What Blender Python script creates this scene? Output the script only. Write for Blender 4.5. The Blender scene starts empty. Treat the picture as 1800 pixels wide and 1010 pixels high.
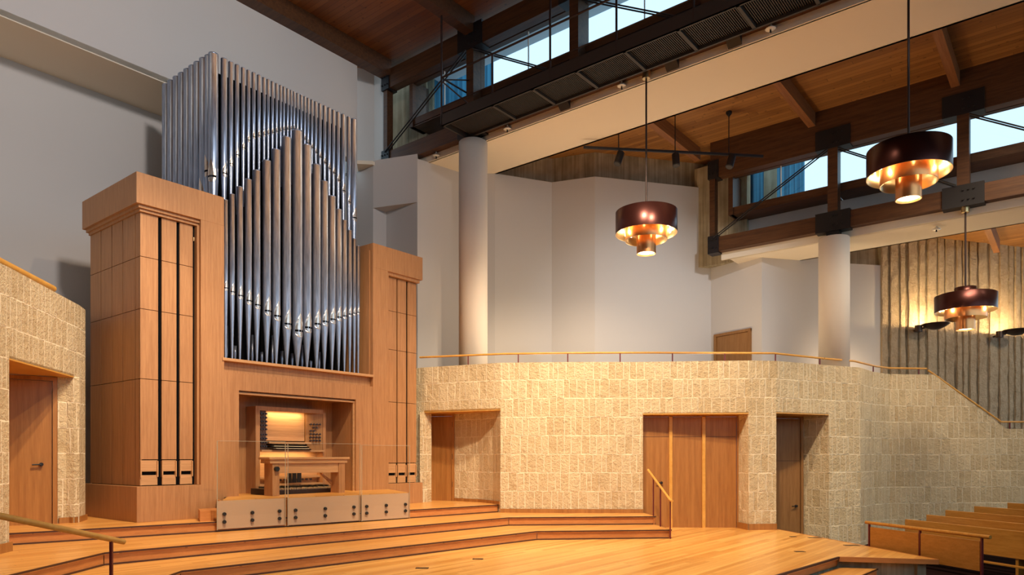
import bpy, math, random
from mathutils import Matrix, Vector
random.seed(7)
sc = bpy.context.scene
COL = sc.collection
A_B = math.radians(38.74)

# ------------------------------------------------------------------ camera
cam_d = bpy.data.cameras.new('camera'); cam = bpy.data.objects.new('camera', cam_d); COL.objects.link(cam)
cam_d.sensor_width = 36.0; cam_d.lens = 36.0 * 1242 / 1800; cam_d.shift_y = (802 - 505) / 1800.0
cam_d.clip_start = 0.05; cam_d.clip_end = 300
cam.location = (0, 0, 1.55); cam.rotation_euler = (math.radians(90), 0, 0)
sc.camera = cam
sc.view_settings.view_transform = 'Standard'; sc.view_settings.look = 'None'
sc.view_settings.gamma = 1.0; sc.view_settings.use_curve_mapping = False
sc.view_settings.exposure = 0.0
# ------------------------------------------------------------------ world: pale overcast daylight
w = bpy.data.worlds.new('world'); sc.world = w; w.use_nodes = True
wt = w.node_tree; bg = wt.nodes['Background']
bg.inputs[0].default_value = (0.60, 0.83, 1.0, 1); bg.inputs[1].default_value = 1.5

MB_ = Matrix(((math.sin(A_B), -math.cos(A_B), 0, 0), (math.cos(A_B), math.sin(A_B), 0, 0), (0, 0, 1, 0), (0, 0, 0, 1)))
MW = Matrix.Identity(4)          # room frame seen square from the stalls
def bw(x, y, z): return MB_ @ Vector((x, y, z))

# ------------------------------------------------------------------ hall lamps: unseen house spots and uplights, plus added fill lamps
def area(name, loc, target, size, power, col, sy=None):
    l = bpy.data.lights.new(name, 'AREA'); l.energy = power; l.color = col; l.size = size
    if sy: l.shape = 'RECTANGLE'; l.size_y = sy
    o = bpy.data.objects.new(name, l); COL.objects.link(o); o.location = loc
    o.rotation_euler = (Vector(target) - Vector(loc)).to_track_quat('-Z', 'Y').to_euler(); return o
def spot(name, loc, target, power, col, ang=70, blend=.6, rad=.15):
    l = bpy.data.lights.new(name, 'SPOT'); l.energy = power; l.color = col; l.spot_size = math.radians(ang); l.spot_blend = blend; l.shadow_soft_size = rad
    o = bpy.data.objects.new(name, l); COL.objects.link(o); o.location = loc
    o.rotation_euler = (Vector(target) - Vector(loc)).to_track_quat('-Z', 'Y').to_euler(); return o
def point(name, loc, power, col, rad=.05):
    l = bpy.data.lights.new(name, 'POINT'); l.energy = power; l.color = col; l.shadow_soft_size = rad
    o = bpy.data.objects.new(name, l); COL.objects.link(o); o.location = loc; return o
WARM = (1.0, 0.79, 0.55); WARM2 = (1.0, 0.60, 0.28)
spot('house_spot_stage', (-.5, 7.6, 10.8), (-1.5, 11.5, 0), 3400, WARM, 80)
spot('house_spot_stage_right', (3.2, 9.6, 8.7), (3.2, 13.0, 0.2), 2100, WARM, 85)
spot('house_spot_wall', (1.5, 10.5, 8.8), (1.5, 15.2, 1.8), 1900, WARM, 75)
spot('house_spot_organ', (3.0, 5.5, 10.8), (-3.4, 13.6, 2.5), 1900, (1, .76, .50), 55)
spot('house_spot_left', (-1.6, 7.2, 10.6), (-6.9, 10, 1.5), 2900, WARM, 45)
spot('fill_spot_pews', (9.5, 12.2, 9.35), (10.0, 16.6, 1.0), 1300, WARM, 75, .8, 1.0)  # added off-view fill for the right stone and pews
spot('fill_spot_pews', (12.9, 13.0, 9.2), (9.6, 17.0, 1.2), 2800, WARM, 70, .8, 1.0)  # second added fill, softens the shadow of the rear pendant
spot('fill_spot_ribbed', (14.4, 13.4, 7.1), (12.2, 19.3, 3.2), 650, WARM, 70, .8, .3)  # added warm fill for the lower ribbed wall, no fixture there
spot('fill_spot_aisle', (8.2, 11.8, 9.3), (8.0, 16.8, 1.9), 1600, WARM, 55, .9, .8)  # added fill that warms the right stone wall
spot('fill_spot_organ_wall', (1.0, 3.6, 10.2), (-8.0, 13.5, 9.0), 2600, (1, .93, .90), 75, .9, .5)  # neutral fill added to brighten the upper organ wall, no known fixture
spot('fill_spot_gallery', (5.6, 9.0, 8.6), (3.9, 18.9, 4.6), 1600, (.95, .97, 1.0), 44, 1.0)  # added spot standing in for daylight on the gallery wall
for _x, _y, _p in ((.9, 16.6, 75), (4.6, 16.6, 75), (8.7, 17.9, 22)):
    area('gallery_uplight', (_x, _y, 3.2), (_x + .1, _y - .8, 9), .9, _p, (1.0, .74, .46))
area('left_fill_uplight', (-8.6, 9.6, 4.2), (-8.2, 11, 9), .6, 30, WARM, 3.0)  # unseen lamp added to warm the left soffit and lower wall
# ------------------------------------------------------------------ materials
def mat(name, col, rough=.6, metal=0.0, emis=None, es=0, spec=.5):
    m = bpy.data.materials.new(name); m.use_nodes = True; b = m.node_tree.nodes['Principled BSDF']
    b.inputs['Base Color'].default_value = (*col, 1); b.inputs['Roughness'].default_value = rough; b.inputs['Metallic'].default_value = metal
    b.inputs['Specular IOR Level'].default_value = spec
    if emis: b.inputs['Emission Color'].default_value = (*emis, 1); b.inputs['Emission Strength'].default_value = es
    return m
class NT:
    def __init__(s, m): s.t = m.node_tree; s.b = s.t.nodes['Principled BSDF']
    def n(s, ty, **k):
        x = s.t.nodes.new(ty)
        for a, v in k.items():
            if a.startswith('i_'): x.inputs[int(a[2:])].default_value = v
            else: setattr(x, a, v)
        return x
    def l(s, a, b): s.t.links.new(a, b)
    def math(s, op, a, b=None, c=None):
        x = s.n('ShaderNodeMath', operation=op)
        for i, v in enumerate((a, b, c)):
            if v is None: continue
            if isinstance(v, (int, float)): x.inputs[i].default_value = v
            else: s.l(v, x.inputs[i])
        return x.outputs[0]
    def mix(s, f, a, b, mode='MIX'):
        x = s.n('ShaderNodeMix', data_type='RGBA', blend_type=mode)
        for i, v in ((0, f), (6, a), (7, b)):
            if isinstance(v, (int, float)): x.inputs[i].default_value = v
            elif isinstance(v, tuple): x.inputs[i].default_value = (*v, 1)
            else: s.l(v, x.inputs[i])
        return x.outputs[2]
    def ramp(s, f, stops):
        x = s.n('ShaderNodeValToRGB'); e = x.color_ramp.elements
        while len(e) < len(stops): e.new(.5)
        for q, (p, c) in zip(e, stops): q.position = p; q.color = (*c, 1)
        s.l(f, x.inputs[0]); return x.outputs[0]
    def bump(s, h, st, d=.01):
        x = s.n('ShaderNodeBump'); x.inputs['Strength'].default_value = st; x.inputs['Distance'].default_value = d
        s.l(h, x.inputs['Height']); s.l(x.outputs[0], s.b.inputs['Normal'])
    def coord(s, kind='Object'): return s.n('ShaderNodeTexCoord').outputs[kind]
    def noise(s, v, scale, det=3, rough=.5, out=0):
        x = s.n('ShaderNodeTexNoise'); x.inputs['Scale'].default_value = scale; x.inputs['Detail'].default_value = det; x.inputs['Roughness'].default_value = rough
        if v is not None: s.l(v, x.inputs['Vector'])
        return x.outputs[out]
    def mapping(s, v, sc_=(1, 1, 1), rot=(0, 0, 0)):
        x = s.n('ShaderNodeMapping'); x.inputs['Scale'].default_value = sc_; x.inputs['Rotation'].default_value = rot; s.l(v, x.inputs[0]); return x.outputs[0]

def wood(name, c1, c2, stretch=(14, 14, .6), rough=.45, spec=.4):
    m = mat(name, c1, rough, spec=spec); t = NT(m); v = t.mapping(t.coord(), stretch)
    f = t.noise(v, 2.2, 5, .6); g = t.noise(t.mapping(t.coord(), tuple(q * 4 for q in stretch)), 3, 2)
    h = t.math('ADD', t.math('MULTIPLY', f, .7), t.math('MULTIPLY', g, .3))
    t.l(t.ramp(h, [(.36, c1), (.62, c2)]), t.b.inputs['Base Color']); t.bump(h, .12, .003); return m
OAK = wood('oak veneer', (.345, .158, .062), (.46, .23, .098))
OAKH = wood('oak board', (.44, .23, .10), (.58, .32, .15), (.6, 14, 14))
DOORW = wood('door veneer', (.29, .115, .028), (.41, .18, .048), (7, 7, .35), .4)
DOORD = wood('brown door veneer', (.25, .11, .033), (.34, .165, .055), (8, 8, .5), .45)
PEW = wood('pew oak', (.41, .175, .025), (.55, .26, .048), (1.2, 14, 14), .38)
PEWP = wood('pew panel oak', (.34, .135, .02), (.44, .185, .035), (3, 3, 12), .4)
RAILW = wood('rail oak', (.60, .29, .055), (.70, .37, .085), (2, 2, 2), .35)
BEAM = wood('dark stained timber', (.055, .021, .008), (.110, .045, .016), (6, .5, 8), .5)
BEAMX = wood('stained rafter timber', (.20, .075, .026), (.30, .125, .045), (.5, 8, 8), .5)

def board(name, c1, c2, width, axis, length=2.6, rough=.35, gap=.04, knots=False, bumpd=.004):
    """long boards: axis = direction the boards run in object space (0 x, 1 y)"""
    m = mat(name, c1, rough, spec=.5); t = NT(m); co = t.coord(); sp = t.n('ShaderNodeSeparateXYZ'); t.l(co, sp.inputs[0])
    a, b = (sp.outputs[0], sp.outputs[1]) if axis == 0 else (sp.outputs[1], sp.outputs[0])
    u = t.math('DIVIDE', b, width); row = t.math('FLOOR', u); fr = t.math('FRACT', u)
    off = t.n('ShaderNodeTexWhiteNoise', noise_dimensions='1D'); t.l(row, off.inputs['W'])
    k = t.math('ADD', t.math('DIVIDE', a, length), t.math('MULTIPLY', off.outputs[0], 5.0)); pc = t.math('FLOOR', k)
    rnd = t.n('ShaderNodeTexWhiteNoise', noise_dimensions='2D'); cv = t.n('ShaderNodeCombineXYZ'); t.l(row, cv.inputs[0]); t.l(pc, cv.inputs[1]); t.l(cv.outputs[0], rnd.inputs['Vector'])
    st = (1.0, 12, 12) if axis == 0 else (12, 1.0, 12)
    f = t.noise(t.mapping(co, st), 1.8, 4, .6)
    h = t.math('ADD', t.math('MULTIPLY', rnd.outputs[0], .55), t.math('MULTIPLY', f, .45))
    c = t.ramp(h, [(.2, c1), (.75, c2)])
    e1 = t.math('LESS_THAN', fr, gap); e2 = t.math('LESS_THAN', t.math('FRACT', k), .004)
    seam = t.math('MAXIMUM', e1, e2)
    c = t.mix(t.math('MULTIPLY', seam, .6), c, tuple(q * .35 for q in c1))
    if knots:
        vo = t.n('ShaderNodeTexVoronoi'); vo.inputs['Scale'].default_value = 3.6
        t.l(t.mapping(co, (1.6, 1, 1)), vo.inputs['Vector'])
        kn = t.math('LESS_THAN', vo.outputs['Distance'], .11); c = t.mix(t.math('MULTIPLY', kn, .65), c, tuple(q * .25 for q in c1))
    t.l(c, t.b.inputs['Base Color']); t.bump(t.math('SUBTRACT', 1.0, seam), .3, bumpd); return m
FLOORW = board('stage floor boards', (.58, .25, .05), (.82, .44, .12), .085, 0, 3.4, .30)
STEPW = board('step tread boards', (.60, .26, .06), (.76, .38, .10), .085, 0, 2.2, .32)
RISER = wood('step riser', (.46, .17, .045), (.56, .225, .065), (2, 2, 12), .4)
NOSE = mat('dark step nosing strip', (.06, .02, .01), .5)
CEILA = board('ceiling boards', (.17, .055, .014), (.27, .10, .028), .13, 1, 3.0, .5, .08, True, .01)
CEILB = board('ceiling boards lit tint', (.23, .095, .024), (.38, .175, .048), .13, 1, 3.0, .5, .08, True, .01)  # same boards as CEILA, warm lamp light put into the colour

def plaster(name, c):
    m = mat(name, c, .9, spec=.15); t = NT(m); co = t.coord(); n = t.noise(co, .6, 3)
    t.l(t.mix(n, tuple(q * .95 for q in c), c), t.b.inputs['Base Color']); t.bump(t.noise(co, 60, 3), .08, .003); return m
PLASTER = plaster('warm white plaster', (.61, .57, .54)); COLP = plaster('column plaster', (.74, .66, .58)); CREAM = plaster('cream soffit paint', (.80, .70, .56))

def stone(name, c1, c2, cj, row=.40, dens=2.3, br=.5):
    m = mat(name, c1, .9, spec=.15); t = NT(m); uv = t.coord('UV'); sp = t.n('ShaderNodeSeparateXYZ'); t.l(uv, sp.inputs[0]); co = t.coord()
    v = t.math('DIVIDE', sp.outputs[1], row); r = t.math('FLOOR', v); fv = t.math('FRACT', v)
    W = t.math('ADD', t.math('MULTIPLY', sp.outputs[0], dens), t.math('MULTIPLY', r, 17.37))
    ed = t.n('ShaderNodeTexVoronoi', voronoi_dimensions='1D', feature='DISTANCE_TO_EDGE'); t.l(W, ed.inputs['W']); ed.inputs['Scale'].default_value = 1
    ce = t.n('ShaderNodeTexVoronoi', voronoi_dimensions='1D', feature='F1'); t.l(W, ce.inputs['W']); ce.inputs['Scale'].default_value = 1
    hj = t.math('MINIMUM', fv, t.math('SUBTRACT', 1.0, fv))
    vj = t.math('DIVIDE', ed.outputs[0], dens)                      # metres to the nearest upright joint
    hjm = t.math('MULTIPLY', hj, row); dj = t.math('MINIMUM', vj, hjm)
    wob = t.math('MULTIPLY', t.math('SUBTRACT', t.noise(co, 9, 2), .5), .012); dj = t.math('ADD', dj, wob)
    joint = t.n('ShaderNodeMapRange'); t.l(dj, joint.inputs[0]); joint.inputs[1].default_value = .002; joint.inputs[2].default_value = .012; joint.inputs[3].default_value = 1; joint.inputs[4].default_value = 0
    bw_ = t.n('ShaderNodeRGBToBW'); t.l(ce.outputs['Color'], bw_.inputs[0])
    n1 = t.noise(co, 5, 5, .65); n2 = t.noise(co, 17, 5, .7); n3 = t.noise(co, 42, 3, .7)
    f = t.math('ADD', t.math('MULTIPLY', bw_.outputs[0], .28), t.math('ADD', t.math('MULTIPLY', n1, .40), t.math('MULTIPLY', n2, .32)))
    c = t.ramp(f, [(.28, c1), (.62, c2)]); c = t.mix(t.math('MULTIPLY', joint.outputs[0], .6), c, cj)
    t.l(c, t.b.inputs['Base Color'])
    h = t.math('ADD', t.math('ADD', t.math('MULTIPLY', n1, .8), t.math('MULTIPLY', n2, .8)), t.math('MULTIPLY', n3, .35))
    h = t.math('ADD', h, t.math('MULTIPLY', bw_.outputs[0], .3))
    hh = t.math('MULTIPLY', h, t.math('SUBTRACT', 1.0, joint.outputs[0])); hh = t.math('ADD', hh, t.math('MULTIPLY', joint.outputs[0], 1.12))
    t.bump(hh, br, .07); return m
STONE = stone('split face limestone', (.64, .47, .26), (.82, .66, .42), (.88, .78, .60), dens=6.0, br=1.0)
CORD = mat('ribbed concrete', (.5, .4, .26), .9, spec=.1)
t = NT(CORD); n1 = t.noise(t.coord(), 7, 6, .7); n2 = t.noise(t.coord(), 1.2, 3); h = t.math('ADD', n1, t.math('MULTIPLY', t.noise(t.coord(), 24, 4, .7), .5))
t.l(t.ramp(t.math('ADD', t.math('MULTIPLY', n1, .6), t.math('MULTIPLY', n2, .4)), [(.35, (.44, .32, .20)), (.65, (.64, .50, .34))]), t.b.inputs['Base Color']); t.bump(h, .9, .12)
CONC = mat('board marked concrete', (.4, .33, .22), .9, spec=.1)
t = NT(CONC); co = t.coord(); wv = t.noise(t.mapping(co, (9, 9, .25)), 1.6, 3, .6); n2 = t.noise(co, 3, 5)
f = t.math('ADD', t.math('MULTIPLY', wv, .65), t.math('MULTIPLY', n2, .35)); t.l(t.ramp(f, [(.38, (.27, .22, .14)), (.62, (.46, .39, .27))]), t.b.inputs['Base Color']); t.bump(f, .6, .03)
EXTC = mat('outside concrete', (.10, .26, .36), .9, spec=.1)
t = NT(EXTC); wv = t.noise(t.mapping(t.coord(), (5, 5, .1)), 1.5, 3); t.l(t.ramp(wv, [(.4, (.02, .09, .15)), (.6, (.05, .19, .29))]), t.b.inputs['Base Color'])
EAVE = mat('outside eave', (.62, .66, .68), .8)
STEEL = mat('black steel', (.018, .016, .018), .45, .3)
GREYST = mat('dark grey painted steel', (.045, .036, .030), .5, .2)
BRON = mat('dark bronze steel', (.05, .03, .025), .4, .5)
REDP = mat('oxblood painted post', (.13, .012, .012), .4)
BLACK = mat('black manuals and gap shade', (.004, .004, .005), .9, spec=.05)  # black of the manuals, and painted shade in organ gaps and slots
CARP = mat('dark carpet', (.018, .008, .008), .95, spec=.05)
PIPE = mat('organ pipe metal', (.50, .51, .55), .30, .72)
t = NT(PIPE); nn = t.noise(t.mapping(t.coord(), (30, 30, 2.5)), 1.5, 4); t.l(t.ramp(nn, [(.3, (.27, .32, .43)), (.7, (.43, .50, .66))]), t.b.inputs['Base Color'])
t.l(t.math('ADD', .24, t.math('MULTIPLY', nn, .14)), t.b.inputs['Roughness'])
PIPEL = mat('polished pipe lip', (.80, .72, .66), .28, 1.0)
COPPER = mat('dark lacquered copper', (.06, .018, .015), .30, .8)
COPIN = mat('brushed copper', (.80, .36, .14), .30, .95)
BRASSI = mat('brass inner face', (1.0, .72, .38), .30, .9)
BULB = mat('lit bulb', (1, .9, .7), .5, emis=(1.0, .80, .50), es=14)
BRASS = mat('brass', (.75, .52, .25), .3, 1.0)
KNOB = mat('black bolt', (.01, .01, .01), .35)
KEYW = mat('pale keys', (.70, .58, .40), .35)
WHITE = mat('white fitting', (.82, .78, .7), .5)
RED_E = mat('grey pad', (.10, .12, .14), .5)
def glassm(name, tint, refl=.1, rough=0.0):
    m = bpy.data.materials.new(name); m.use_nodes = True; t = m.node_tree; t.nodes.clear()
    o = t.nodes.new('ShaderNodeOutputMaterial'); mx = t.nodes.new('ShaderNodeMixShader'); tr = t.nodes.new('ShaderNodeBsdfTransparent'); gl = t.nodes.new('ShaderNodeBsdfGlossy')
    fr = t.nodes.new('ShaderNodeFresnel'); fr.inputs[0].default_value = 1.45
    tr.inputs[0].default_value = (*tint, 1); gl.inputs['Roughness'].default_value = rough
    ge = t.nodes.new('ShaderNodeNewGeometry'); sb = t.nodes.new('ShaderNodeMath'); sb.operation = 'SUBTRACT'; sb.inputs[0].default_value = 1.0; mu = t.nodes.new('ShaderNodeMath'); mu.operation = 'MULTIPLY'
    t.links.new(ge.outputs['Backfacing'], sb.inputs[1]); t.links.new(sb.outputs[0], mu.inputs[0]); t.links.new(fr.outputs[0], mu.inputs[1]); t.links.new(mu.outputs[0], mx.inputs[0]); t.links.new(tr.outputs[0], mx.inputs[1]); t.links.new(gl.outputs[0], mx.inputs[2]); t.links.new(mx.outputs[0], o.inputs[0]); return m
GLASS = glassm('clear safety glass', (.97, .97, .95)); WGLASS = glassm('window glass', (.93, .98, 1.0))
FROST = bpy.data.materials.new('frosted glass skirt'); FROST.use_nodes = True
_b = FROST.node_tree.nodes['Principled BSDF']; _b.inputs['Base Color'].default_value = (.75, .60, .48, 1); _b.inputs['Roughness'].default_value = .25; _b.inputs['Alpha'].default_value = .45

# ------------------------------------------------------------------ mesh helpers
class MBm:
    def __init__(s): s.v = []; s.f = []; s.uv = []; s.sm = []
    def add(s, vs, fs, uvs=None, smooth=False):
        k = len(s.v); s.v += [tuple(q) for q in vs]
        for i, f in enumerate(fs):
            s.f.append([k + j for j in f]); s.uv.append(uvs[i] if uvs else [(0, 0)] * len(f)); s.sm.append(smooth)
        return s
    def box(s, x0, x1, y0, y1, z0, z1):
        x0, x1 = min(x0, x1), max(x0, x1); y0, y1 = min(y0, y1), max(y0, y1); z0, z1 = min(z0, z1), max(z0, z1)
        v = [(x, y, z) for z in (z0, z1) for y in (y0, y1) for x in (x0, x1)]
        fs = [(0, 2, 3, 1), (4, 5, 7, 6), (0, 1, 5, 4), (2, 6, 7, 3), (0, 4, 6, 2), (1, 3, 7, 5)]
        uv = []
        for f in fs:
            n = len(uv)
            if n < 2: uv.append([(v[i][0], v[i][1]) for i in f])
            elif n < 4: uv.append([(v[i][0], v[i][2]) for i in f])
            else: uv.append([(v[i][1], v[i][2]) for i in f])
        return s.add(v, fs, uv)
    def prism(s, pts, z0, z1, u0=0):
        """pts counter-clockwise in plan; z1 may be a list of heights"""
        n = len(pts); za = z0 if isinstance(z0, (list, tuple)) else [z0] * n; zb = z1 if isinstance(z1, (list, tuple)) else [z1] * n
        v = [(p[0], p[1], za[i]) for i, p in enumerate(pts)] + [(p[0], p[1], zb[i]) for i, p in enumerate(pts)]
        fs = [tuple(range(n - 1, -1, -1)), tuple(range(n, 2 * n))]; uv = [[(pts[i][0], pts[i][1]) for i in range(n - 1, -1, -1)], [(p[0], p[1]) for p in pts]]
        u = u0
        for i in range(n):
            j = (i + 1) % n; L = math.dist(pts[i], pts[j]); fs.append((i, j, n + j, n + i)); uv.append([(u, za[i]), (u + L, za[j]), (u + L, zb[j]), (u, zb[i])]); u += L
        return s.add(v, fs, uv)
    def bar(s, a, b, wd, ht=None, up=(0, 0, 1)):
        a = Vector(a); b = Vector(b); d = (b - a).normalized(); upv = Vector(up)
        if abs(d.dot(upv)) > .99: upv = Vector((0, 1, 0))
        sd = d.cross(upv).normalized(); u2 = sd.cross(d).normalized(); ht = ht or wd
        v = []
        for p in (a, b):
            for q, r in ((-1, -1), (1, -1), (1, 1), (-1, 1)): v.append(p + sd * q * wd / 2 + u2 * r * ht / 2)
        return s.add(v, [(3, 2, 1, 0), (4, 5, 6, 7), (0, 1, 5, 4), (1, 2, 6, 5), (2, 3, 7, 6), (3, 0, 4, 7)])
    def tube(s, pts, r, n=10, caps=True):
        pts = [Vector(p) for p in pts]; rings = []; k = len(s.v); fs = []
        for i, p in enumerate(pts):
            d = (pts[min(i + 1, len(pts) - 1)] - pts[max(i - 1, 0)]).normalized(); up = Vector((0, 0, 1)) if abs(d.z) < .95 else Vector((1, 0, 0))
            a = d.cross(up).normalized(); b = a.cross(d).normalized(); rr = r[i] if isinstance(r, (list, tuple)) else r
            rings += [p + (a * math.cos(2 * math.pi * j / n) + b * math.sin(2 * math.pi * j / n)) * rr for j in range(n)]
        for i in range(len(pts) - 1):
            for j in range(n): fs.append((i * n + j, i * n + (j + 1) % n, (i + 1) * n + (j + 1) % n, (i + 1) * n + j))
        s.add(rings, fs, None, True)
        if caps: s.add(rings[:n], [tuple(range(n - 1, -1, -1))]); s.add(rings[-n:], [tuple(range(n))])
        return s
    def lathe(s, prof, c=(0, 0), n=24, a0=0, a1=2 * math.pi):
        """prof = [(r, z)...] about the upright axis through c"""
        full = abs(a1 - a0 - 2 * math.pi) < 1e-6; m = n if full else n + 1; v = []; fs = []; P = len(prof)
        for i in range(m):
            a = a0 + (a1 - a0) * i / n
            v += [(c[0] + r * math.cos(a), c[1] + r * math.sin(a), z) for r, z in prof]
        for i in range(n):
            j = (i + 1) % m
            for k in range(P - 1): fs.append((i * P + k, j * P + k, j * P + k + 1, i * P + k + 1))
        return s.add(v, fs, None, True)
    def build(s, name, m, parent=None, frame=None, kind=None, label=None, cat=None, group=None, bevel=0, solid=0):
        frame = frame if frame is not None else MW
        org = Vector(parent['org']) if parent is not None else Vector((0, 0, 0))
        me = bpy.data.meshes.new(name); me.from_pydata([tuple(Vector(v) - org) for v in s.v], [], s.f); me.update()
        ul = me.uv_layers.new(name='UVMap'); i = 0
        flat = [c for f in s.uv for p in f for c in p]; ul.data.foreach_set('uv', flat)
        me.polygons.foreach_set('use_smooth', s.sm); me.materials.append(m)
        o = bpy.data.objects.new(name, me); COL.objects.link(o)
        if parent is not None: o.parent = parent; o['org'] = tuple(org)
        else: o.matrix_world = frame; o['org'] = (0.0, 0.0, 0.0)
        if kind: o['kind'] = kind
        if label: o['label'] = label
        if cat: o['category'] = cat
        if group: o['group'] = group
        if bevel:
            b = o.modifiers.new('b', 'BEVEL'); b.width = bevel; b.segments = 2; b.limit_method = 'ANGLE'
        if solid:
            b = o.modifiers.new('s', 'SOLIDIFY'); b.thickness = solid; b.offset = 0
        return o
def root(name, org, label, cat, frame=None, group=None):
    o = bpy.data.objects.new(name, None); COL.objects.link(o); o.empty_display_size = .2
    f = frame if frame is not None else MW
    o.matrix_world = f @ Matrix.Translation(org); o['org'] = tuple(float(q) for q in org)
    o['label'] = label; o['category'] = cat
    if group: o['group'] = group
    return o
def copy_tree(o, parent=None):
    c = o.copy(); COL.objects.link(c)
    if parent: c.parent = parent
    for ch in [q for q in bpy.data.objects if q.parent == o]: copy_tree(ch, c)
    return c
def strip(pts, z0, z1, m, name, kind='structure', frame=None, open_=(), th=.3, u0=0.0, back=1, parent=None, base=None):
    """a wall run along pts (camera side on the right hand side when walking from first to last is -y): front faces plus a thickness behind"""
    b = MBm(); u = u0
    for i in range(len(pts) - 1):
        p, q = Vector(pts[i]), Vector(pts[i + 1]); L = (q - p).length; d = (q - p) / L; nrm = Vector((-d.y, d.x)) * th * back
        za = z0[i] if isinstance(z0, (list, tuple)) else z0; zb = z0[i + 1] if isinstance(z0, (list, tuple)) else z0
        ta = z1[i] if isinstance(z1, (list, tuple)) else z1; tb = z1[i + 1] if isinstance(z1, (list, tuple)) else z1
        p2, q2 = p + nrm, q + nrm
        v = [(p.x, p.y, za), (q.x, q.y, zb), (q.x, q.y, tb), (p.x, p.y, ta), (p2.x, p2.y, za), (q2.x, q2.y, zb), (q2.x, q2.y, tb), (p2.x, p2.y, ta)]
        fs = [(0, 1, 2, 3), (5, 4, 7, 6), (3, 2, 6, 7), (4, 5, 1, 0), (4, 0, 3, 7), (1, 5, 6, 2)]
        uv = [[(u, za), (u + L, zb), (u + L, tb), (u, ta)]] + [[(u + L, zb), (u, za), (u, ta), (u + L, tb)]] + [[(u, 0), (u + L, 0), (u + L, th), (u, th)]] * 2 + [[(0, za), (th, za), (th, ta), (0, ta)]] * 2
        b.add(v, fs, uv); u += L
    return b.build(name, m, parent, frame, kind=kind)

# ================================================================== STRUCTURE
S = 'structure'
def P3(name, pts, z0, z1, m, frame=None, kind=S, **k): return MBm().prism(pts, z0, z1).build(name, m, None, frame, kind=kind, **k)
# audience floor and stage floor
P3('floor_audience', [(-16, -12), (26, -12), (26, 24), (-16, 24)], -.7, -.5, CARP)
st = [(3.47, 9.26), (5.06, 10.94), (6.42, 10.64), (5.62, 15.3), (5.0, 15.6), (3.0, 15.9), (-.3, 16.4), (-9, 16.4), (-9, 2.6), (-2.6, 2.6)]
fl = MBm().prism([tuple((MB_.inverted() @ Vector((x, y, 0)))[:2]) for x, y in st], -.04, 0.0); fl.build('floor', FLOORW, None, MB_, kind=S)
# stage front: concrete riser and edge board
sf = [(-2.6, 2.6), (3.47, 9.26), (5.06, 10.94), (6.42, 10.64), (5.62, 15.3)]
inset = [(-2.6, 2.72), (3.42, 9.38), (5.04, 11.08), (6.33, 10.80), (5.5, 15.3)]
strip(inset, -.5, -.04, CONC, 'stage_front_wall', th=.15)
ed = MBm()
for a, b_ in zip(sf[2:], sf[3:]): ed.bar((a[0], a[1], -.035), (b_[0], b_[1], -.035), .03, .075)
ed.build('stage_edge_trim', RISER, kind=S)
# steps down to the stalls at the notch
def step(name, front, back, z, m=STEPW, rise=.17, noseoff=True):
    """front: polyline of the nosing, back: polyline closing the shape behind it"""
    pts = list(front) + list(reversed(back)); inv = MB_.inverted()
    area2 = sum(pts[i][0] * pts[(i + 1) % len(pts)][1] - pts[(i + 1) % len(pts)][0] * pts[i][1] for i in range(len(pts)))
    if area2 < 0: pts.reverse()
    r = MBm().prism([tuple((inv @ Vector((x, y, 0)))[:2]) for x, y in pts], z - .035, z).build(name, m, None, MB_, kind=S)
    rb = MBm()
    for a, b in zip(front, front[1:]):
        A = Vector((*a, 0)); B_ = Vector((*b, 0)); d = (B_ - A).normalized(); n = Vector((-d.y, d.x, 0)) * .03
        rb.bar((a[0] + n.x, a[1] + n.y, z - .035 - (rise - .035) / 2), (b[0] + n.x, b[1] + n.y, z - .035 - (rise - .035) / 2), .03, rise - .037)
    rb.build('step_riser', RISER, kind=S)
    nb = MBm()
    for a, b in zip(front, front[1:]):
        nb.bar((a[0], a[1], z - .012), (b[0], b[1], z - .012), .022, .022)
        A = Vector((*a, 0)); B_ = Vector((*b, 0)); d = (B_ - A).normalized(); n = Vector((-d.y, d.x, 0)) * .012
        nb.bar((a[0] + n.x, a[1] + n.y, z - rise + .012), (b[0] + n.x, b[1] + n.y, z - rise + .012), .02, .02)
    nb.build('nosing_strip', NOSE, kind=S)
step('step_down_upper', [(-2.1, 2.6), (3.97, 9.05), (4.93, 10.10), (5.63, 11.18 - .3)], [(-2.6, 2.6), (3.47, 9.26), (5.06, 10.94), (5.4, 10.95)], -.17)
step('step_down_lower', [(-1.6, 2.6), (4.40, 8.85), (5.45, 9.95), (6.1, 10.6)], [(-2.1, 2.6), (3.97, 9.05), (4.93, 10.10), (5.63, 10.88)], -.34)
nb = MBm()
for a, b in zip(sf[:2], sf[1:3]): nb.bar((a[0], a[1], -.012), (b[0], b[1], -.012), .03, .03)
nb.build('nosing_strip', NOSE, kind=S)
rb = MBm()
for a, b in zip(inset[:2], inset[1:3]): rb.bar((a[0], a[1], -.10), (b[0], b[1], -.10), .12, .11)
rb.build('step_riser', RISER, kind=S)
# three broad steps up towards the organ
BK = [(-9, 8), (-9, 17.5), (-.3, 17.2)]
step('step_lower', [(-3.99, 5.0), (-4.01, 8.57), (.47, 13.13), (3.02, 13.39), (2.83, 15.35)], [(-9, 5.0), (-9, 16.8), (-.3, 15.5)], .17)
step('step_middle', [(-5.17, 5.0), (-5.16, 8.95), (-.06, 14.11), (2.92, 14.37), (2.83, 15.35)], [(-9, 5.0), (-9, 16.8), (-.3, 15.5)], .34)
step('step_upper', [(-7.4, 9.17), (-4.76, 11.33), (-.30, 15.38)], [(-9.4, 9.17), (-9.4, 17), (-2.3, 17.1), (-.9, 17.0)], .51)
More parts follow.
